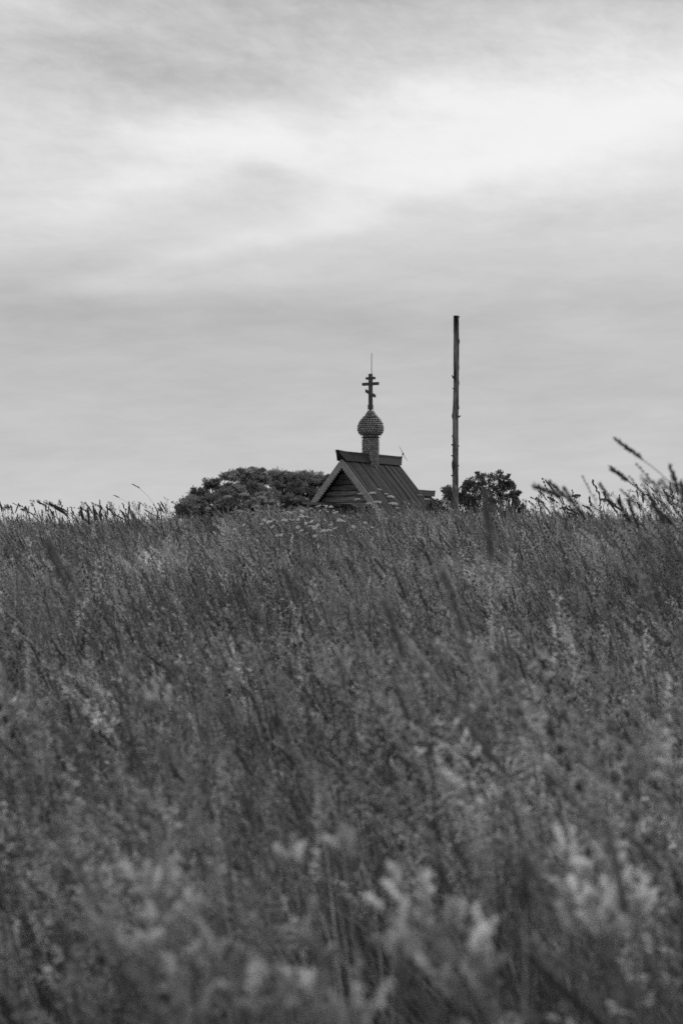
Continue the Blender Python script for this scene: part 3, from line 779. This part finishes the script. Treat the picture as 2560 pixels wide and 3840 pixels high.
SL = [
 (494, 1815, 20, 'clump', 'highest thin stalk at the left with sparse drooping spikelets', .18, .30, .09, .0055),
 (427, 1858, 20, 'clump', 'thin bent stalk with two small spikelets beside the highest left one', .40, .25, .05, .0050),
 (187, 1888, 9.0, 'spike', 'blurred thick slanting seed head alone near the left edge', .55, .05, .06, .0060),
 (320, 1884, 20, 'spike', 'crisp curved dark spike left of the thin bent stalks', .30, .08, .13, .0060),
 (341, 1885, 20, 'clump', 'crisp hooked seed head next to the curved dark spike', .15, .35, .12, .0065),
 (255, 1902, 20, 'clump', 'crisp stalk arching far over to the left', .35, .5, .16, .0060),
 (304, 1904, 12, 'spike', 'blurred short upright head between the arching and hooked ones', .10, 0, .07, .0060),
 (330, 1908, 11, 'spike', 'blurred pale upright head below the curved spike', .06, 0, .08, .0055),
 (351, 1900, 12, 'spike', 'blurred upright head just right of the hooked one', .08, 0, .08, .0060),
 (378, 1898, 12, 'clump', 'blurred forked upright head, rightmost of the blurred left group', .05, 0, .09, .0065),
 (71, 1890, 19, 'spike', 'crisp slanted spike leaning right near the left edge', -.25, 0, .09, .0055),
 (41, 1896, 19, 'clump', 'crisp thick beaded spike near the left edge', .20, 0, .10, .0070),
 (108, 1898, 19, 'clump', 'crisp upright stalk with small tufts left of the blurred slanting head', .04, 0, .12, .0055),
 (4, 1892, 19, 'clump', 'crisp stalk with round beads touching the left frame edge', .05, .1, .08, .0060),
 (431, 1921, 20, 'clump', 'short crisp upright head under the thin bent stalk', .05, 0, .06, .0065),
 (604, 1906, 20, 'spike', 'short crisp spike left of the broad tree', .03, 0, .07, .0045),
 (877, 1800, 21, 'clump', 'tall thin beaded stalk standing in front of the broad tree', .03, 0, .22, .0050),
 (830, 1848, 21, 'clump', 'shorter beaded stalk in front of the broad tree', .08, 0, .12, .0055),
 (540, 1912, 20, 'clump', 'small crisp curled head between highest left stalk and broad tree', .2, .3, .08, .0060)]
for s in SL: stalk(*s[:4], s[4], lean=s[5], nod=s[6], head=s[7], r=s[8], group=G2, tone=.055)

stalk(1822, 1850, 4.6, 'spike', 'soft wide out-of-focus stalk crossing in front of the small round tree', lean=.06, head=.14, r=.006, tone=.13)
rq = random.Random(77)
for i in range(80):
    px = rq.uniform(1960, 2560); d = rq.uniform(14, 20)
    stalk(px, rq.uniform(1835, 1925) - (25 if px > 2350 else 0), d, rq.choice(('clump', 'clump', 'spike', 'pan')), '* ' + ('against the sky near the right frame edge' if px > 2300 else 'in the fringe beyond the small round tree'), lean=rq.uniform(-.05, .4), nod=rq.choice((0, .05, .25)), head=rq.uniform(.07, .13), r=rq.uniform(.0055, .008), group='short grass heads above the crest at the right', tone=rq.uniform(.05, .09))
for i in range(5):
    stalk(rq.uniform(2200, 2560), rq.uniform(1835, 1900), rq.uniform(7, 8.8), rq.choice(('clump', 'spike', 'spike')), 'soft blurred grass head low among the others near the right edge', lean=rq.uniform(.2, .6), nod=rq.choice((0, .05, .25)), head=rq.uniform(.07, .13), r=rq.uniform(.004, .006), group='soft low grass heads at the right', tone=.06)
for i in range(76):
    px = rq.uniform(0, 690)
    stalk(px, rq.uniform(1874, 1934), rq.uniform(17, 21), rq.choice(('clump', 'clump', 'spike', 'pan')), '* ' + ('on the crest near the left frame edge' if px < 230 else 'on the crest below the thin bent stalks' if px < 480 else 'on the crest left of the broad tree'), lean=rq.uniform(-.1, .35), nod=rq.choice((0, .05, .3)), head=rq.uniform(.06, .12), r=rq.uniform(.005, .0075), group='short grass heads above the crest at the left', tone=rq.uniform(.05, .09))

for i in range(34):
    px = rq.uniform(690, 1960)
    stalk(px, rq.uniform(1868, 1922), rq.uniform(17, 21), rq.choice(('clump', 'spike', 'pan')), '* ' + ('thin, before the broad tree' if px < 1200 else 'thin, before the chapel' if px < 1600 else 'thin, before the pole and small round tree'), lean=rq.uniform(-.1, .3), nod=rq.choice((0, .05, .3)), head=rq.uniform(.06, .12), r=rq.uniform(.0035, .0055), group='thin grass heads along the middle of the crest', tone=rq.uniform(.08, .22))

def umbel_plant(px, py, d, size, label, group, lean=.15, tone=.32, rays=16, branch=2):
    size *= 1.0; tone *= 1.5 if tone > .2 else 1
    tip = ray(px, py, d); gz = ground(tip.x, d); h = (tip.z - gz - size * .7) / (1 - .5 * lean * lean)
    pts = curve(h, lean, R, n=8)
    base = Vector((tip.x - pts[-1].x, d, tip.z - pts[-1].z - size * .7))
    root = empty('umbel_flower', base); tag(root, label, 'wildflower', group)
    rng = random.Random(int(px * 3 + py))
    b = MB(); b.tube(pts, [.0042 - .002 * i / 8 for i in range(9)], 6, .17)
    tips = [(pts[-1], (pts[-1] - pts[-2]).normalized(), size)]
    for q in range(branch):
        p, dd = at(pts, .55 + .17 * q); sgn = -1 if (q + int(px)) % 2 else 1
        dn = Vector((sgn * rng.uniform(.5, .9), rng.uniform(-.5, .5), 1)).normalized(); L = rng.uniform(.14, .24) * (1 - .25 * q)
        b.tube([p, p + dn * L * .5 + Vector((0, 0, -.01)), p + dn * L], [.0026, .002, .0016], 5, .17)
        tips.append((p + dn * L, (dn + Vector((0, 0, .5))).normalized(), size * .7))
    b.build('stem', m_plant, root)
    for p, dd, sz in tips:
        b = MB(); umbel(b, p, (dd + Vector((rng.uniform(-.5, .5), -.6, 2))).normalized(), sz, tone, rng, rays); b.build('umbel', m_plant, root)
    b = MB()
    for q in range(3):
        p, dd = at(pts, .2 + .2 * q)
        for _ in range(26): b.fleck(p + rv(rng) * .05 + Vector((rng.uniform(-.1, .1), 0, 0)), rv(rng), .04, .009, .11 * rng.uniform(.8, 1.3), rng)
    b.build('leaves', m_plant, root)
GU = 'umbel flowers along the crest'
UM = [(854, 1862, 21, .045, 'large umbel head bowed to the left in front of the broad tree', .3, .26),
 (917, 1853, 21, .055, 'largest flat umbel standing in the middle of the broad tree', .05, .26),
 (982, 1865, 21, .050, 'umbel head on a slanting stalk at the right of the broad tree', -.3, .28),
 (1022, 1878, 21, .045, 'umbel with drooping rays between broad tree and porch roof', .35, .26),
 (1040, 1896, 21, .035, 'small umbel just left of the porch roof', .3, .26),
 (738, 1900, 21, .035, 'umbel in front of the left fringe of the broad tree', .2, .24),
 (895, 1918, 19, .045, 'low wide umbel below the largest flat one', .1, .30),
 (1397, 1848, 21, .038, 'flat-topped umbel in front of the chapel bargeboard foot', .35, .42),
 (1421, 1835, 21, .022, 'highest small umbel in front of the chapel roof planks', -.25, .42),
 (1349, 1851, 21, .024, 'small umbel in front of the dark gable logs', .15, .34),
 (1341, 1872, 21, .032, 'lower umbel overlapping the gable log wall', .2, .36),
 (1448, 1852, 21, .024, 'small ball-like umbel before the middle of the chapel roof', .1, .38),
 (1464, 1862, 21, .040, 'densest umbel before the right part of the chapel roof', -.1, .42),
 (1383, 1888, 20, .035, 'low umbel below the flat-topped one', .2, .36),
 (1475, 1888, 20, .045, 'broad low umbel under the densest one', -.2, .40),
 (1574, 1856, 21, .022, 'thin umbel by the right verge of the chapel roof', .1, .32),
 (1415, 1882, 20, .040, 'umbel between the two low ones before the roof edge', 0, .40),
 (1600, 1872, 20, .03, 'umbel below the altar roof end', .1, .32),
 (2160, 1858, 19, .045, 'airy umbel silhouetted on the sky left of the upright knobbly head', .15, .10),
 (2264, 1873, 19, .042, 'airy umbel silhouetted on the sky right of the upright knobbly head', -.1, .10),
 (2113, 1905, 19, .04, 'low airy umbel beneath the pyramid-shaped head', .1, .12),
 (30, 1902, 19, .03, 'thin pale umbel between the first two left stalks', .05, .14),
 (88, 1910, 19, .03, 'thin pale umbel below the left blurred head', .05, .14),
 (780, 1905, 20, .03, 'small umbel low before the broad tree', .1, .3),
 (960, 1898, 20, .04, 'dense umbel low before the broad tree', .1, .32)]
for u in UM: umbel_plant(u[0], u[1], u[2], u[3], u[4], GU, lean=u[5], tone=u[6])

# daisies below the porch roof
def find_d(px, py, h):
    d = 6.0
    while d < 26:
        p = ray(px, py, d)
        if p.z - ground(p.x, d) <= h and d > 12: return d
        d += .1
    return 19.0
dst = MB(); dst.tube([Vector((.16, 0, -.9)), Vector((.05, .01, -.4)), Vector((0, 0, 0))], [.0016, .0014, .0012], 4, .13)
ddc = MB(); ddc.tube([(0, 0, 0), (0, 0, .004), (0, 0, .006)], [.005, .0045, .002], 8, .5)
dpt = MB()
for i in range(15):
    a = 2 * math.pi * i / 15; c, s = math.cos(a), math.sin(a)
    dpt.quad((c * .005, s * .005, .002), (c * .014 - s * .0032, s * .014 + c * .0032, .003), (c * .021, s * .021, .0005), (c * .014 + s * .0032, s * .014 - c * .0032, .003))
ms = (dst.mesh('stem', m_plant), ddc.mesh('disc', m_plant), dpt.mesh('petals', m_petal))
spots = [(1187, 1899), (1198, 1897), (1216, 1896), (1224, 1899), (1238, 1900), (1243, 1901), (1158, 1910), (1165, 1906), (1082, 1920), (1090, 1923), (1131, 1917), (1129, 1930), (1135, 1936), (1127, 1938), (1149, 1937), (1157, 1940), (1118, 1948), (1091, 1950), (1070, 1950), (1015, 1956), (1022, 1952), (1005, 1958),
 (991, 1950), (1169, 1955), (1165, 1958), (1173, 1952), (1165, 1973), (1116, 1977), (1111, 1961), (1218, 1951), (1219, 1912), (1261, 1921), (1281, 1952), (1290, 1955), (1270, 1950), (1212, 1990), (1225, 1990), (1205, 1993), (1235, 1988), (1046, 2008), (1055, 2006), (1038, 2009), (1087, 2001), (1022, 1975), (1062, 1924), (1253, 1925), (1290, 1936), (1257, 1981), (1060, 1951), (1100, 1948),
 (1147, 1962), (1190, 1970), (1178, 1979), (1240, 1968), (1300, 1965), (1325, 1975), (980, 1966), (1130, 1990), (1150, 2000), (1180, 2010), (1245, 2008), (1310, 1990), (1200, 1915), (1228, 1918), (1370, 1960), (1395, 1978), (880, 1985), (915, 1968)]
for i, (px, py) in enumerate(spots):
    d = find_d(px, py, 1.0); p = ray(px, py, d)
    o = empty('daisy', p); s = R.uniform(.5, .82)
    row = 'white daisy along the top edge of the drift, against the porch roof' if py < 1915 else 'white daisy in the middle of the drift below the porch roof' if py < 1965 else 'white daisy low in the grass at the bottom of the drift'
    tag(o, row, 'daisy', 'white daisies top edge' if py < 1915 else 'white daisies middle' if py < 1965 else 'white daisies bottom')
    tilt = Matrix.Rotation(R.uniform(-.2, 1.1), 4, 'X') @ Matrix.Rotation(R.uniform(-.6, .5), 4, 'Y')
    link('stem', ms[0], o, Matrix.Identity(4))
    link('disc', ms[1], o, tilt @ Matrix.Scale(s, 4)); link('petals', ms[2], o, tilt @ Matrix.Scale(s, 4))

# pale flower plumes close to the camera, far out of focus
def plume_plant(px, py, d, ln, w, tone, label, lean=.2):
    ln *= .8; lean = R.uniform(-.1, .6)
    if px > 2100 and 3150 < py < 3450: tone *= 1.5; w *= .8; lean = min(lean, .25)
    tip = ray(px, py, d); gz = ground(tip.x, d); h = max(.3, (tip.z - gz) / (1 - .5 * lean * lean))
    pts = curve(h, lean, R, n=12); base = Vector((tip.x - pts[-1].x, d, tip.z - pts[-1].z))
    root = empty('flower_plume', base); tag(root, label, 'wildflower', 'pale plumes in the near grass')
    rng = random.Random(int(px + py))
    b = MB(); b.tube(pts, [.0022 - .001 * i / 12 for i in range(13)], 5, .15); b.build('stem', m_plant, root)
    b = MB(); nf = 4 + int(w * 150)
    for q in range(nf):
        p, dd = at(pts, 1 - (ln / h) * (q / nf) ** .8)
        sd = Vector((rng.uniform(-1, .7), rng.uniform(-.7, .7), rng.uniform(.05, 1.1))).normalized()
        L = rng.uniform(.3, 1.4) * w * (.4 if q == 0 else 1.0); e = p + sd * L
        if q == 0: sd = dd; e = p
        b.tube([p, e], .0007, 3, .12, cap=False)
        for _ in range(26): b.fleck(p.lerp(e, rng.random()) + rv(rng) * .003, rv(rng), .005, .0016, tone * .8, rng)
        fl = rng.uniform(.009, .024); bend = rv(rng) * .4; rr = rng.uniform(.0010, .0019); tn = tone * rng.uniform(.6, 1.8)
        for _ in range(int(85 * fl / .02)):
            t = rng.random(); c = e + (sd + bend * t + Vector((0, 0, .3))) * fl * t
            b.fleck(c + Vector((rng.gauss(0, 1), rng.gauss(0, 1), rng.gauss(0, 1))) * rr, rv(rng), .0048, .0019, min(.78, tn * rng.uniform(.8, 1.15)), rng)
    b.build('flowers', m_plant, root)
    b = MB()
    for _ in range(60):
        p, dd = at(pts, rng.uniform(.1, 1 - ln / h if ln < h else .3)); b.fleck(p, rv(rng) + Vector((0, 0, .3)), .03, .003, .13, rng)
    b.build('leaves', m_plant, root)
PL = [
 (1475, 3270, 2.15, .10, .022, .50, 'pale plume leaning left, tallest of the bottom middle cluster'),
 (1530, 3400, 2.10, .08, .030, .45, 'wide pale plume under the tallest of the bottom middle cluster'),
 (1600, 3500, 2.00, .06, .035, .45, 'spreading pale plume in the core of the bottom middle cluster'),
 (1500, 3520, 2.05, .04, .018, .50, 'small pale tuft left of the bottom middle cluster core'),
 (1800, 3475, 2.05, .03, .012, .62, 'bright lone blossom right of the bottom middle cluster'),
 (1700, 3600, 1.95, .07, .030, .38, 'dim pale plume below the bright lone blossom'),
 (1820, 3640, 1.95, .06, .022, .40, 'lowest pale plume of the bottom middle cluster'),
 (2110, 3180, 2.30, .08, .016, .55, 'bright narrow plume, highest of the bottom right cluster'),
 (2140, 3330, 2.25, .07, .024, .48, 'bright plume in the core of the bottom right cluster'),
 (2250, 3215, 2.30, .06, .014, .50, 'hooked bright plume beside the highest bottom right one'),
 (2300, 3335, 2.20, .035, .013, .55, 'small round bright blossom right of the cluster core'),
 (2215, 3400, 2.15, .05, .018, .45, 'bright plume at the foot of the bottom right cluster'),
 (2390, 3380, 2.20, .04, .018, .42, 'outlying pale plume farthest right of the cluster'),
 (2250, 3520, 2.05, .03, .022, .36, 'flat dim plume below the bottom right cluster'),
 (500, 3290, 2.20, .05, .020, .48, 'bright plume at the upper left of the bottom left drift'),
 (560, 3360, 2.15, .05, .020, .42, 'pale plume just below the upper left one'),
 (700, 3440, 2.05, .06, .035, .40, 'broad pale plume in the centre of the bottom left drift'),
 (640, 3530, 2.00, .05, .030, .40, 'pale plume low left of the broad central one'),
 (790, 3560, 2.00, .06, .026, .42, 'pale plume trailing right of the broad central one'),
 (430, 3520, 2.00, .07, .040, .34, 'dim wide plume at the left side of the bottom left drift'),
 (960, 3700, 1.90, .05, .030, .38, 'pale plume near the bottom edge left of the middle'),
 (1150, 3720, 1.85, .06, .035, .40, 'pale plume near the bottom edge below the middle'),
 (1340, 3780, 1.85, .06, .030, .40, 'pale plume at the bottom edge right of the middle'),
 (680, 3760, 1.85, .05, .035, .30, 'dim plume at the bottom edge under the left drift'),
 (1060, 3210, 2.3, .03, .013, .42, 'single soft blossom above the bottom middle'),
 (1290, 3160, 2.3, .03, .013, .40, 'single soft blossom in front of the middle grass'),
 (2480, 2830, 2.9, .05, .020, .45, 'soft pale plume high at the right edge'),
 (2400, 2890, 2.8, .05, .030, .34, 'dim soft plume left of the right edge plume'),
 (1270, 2480, 4.2, .06, .030, .36, 'faint pale plume in the middle of the field'),
 (560, 2620, 3.6, .05, .020, .36, 'faint pale plume in the left half of the field'),
 (1780, 2640, 3.6, .05, .018, .34, 'faint pale plume in the right half of the field'),
 (250, 3160, 2.3, .04, .025, .30, 'dim pale plume at the lower left edge'),
 (1180, 3460, 2.1, .07, .014, .42, 'narrow pale plume between the left drift and the middle cluster')]
for p in PL: plume_plant(*p)
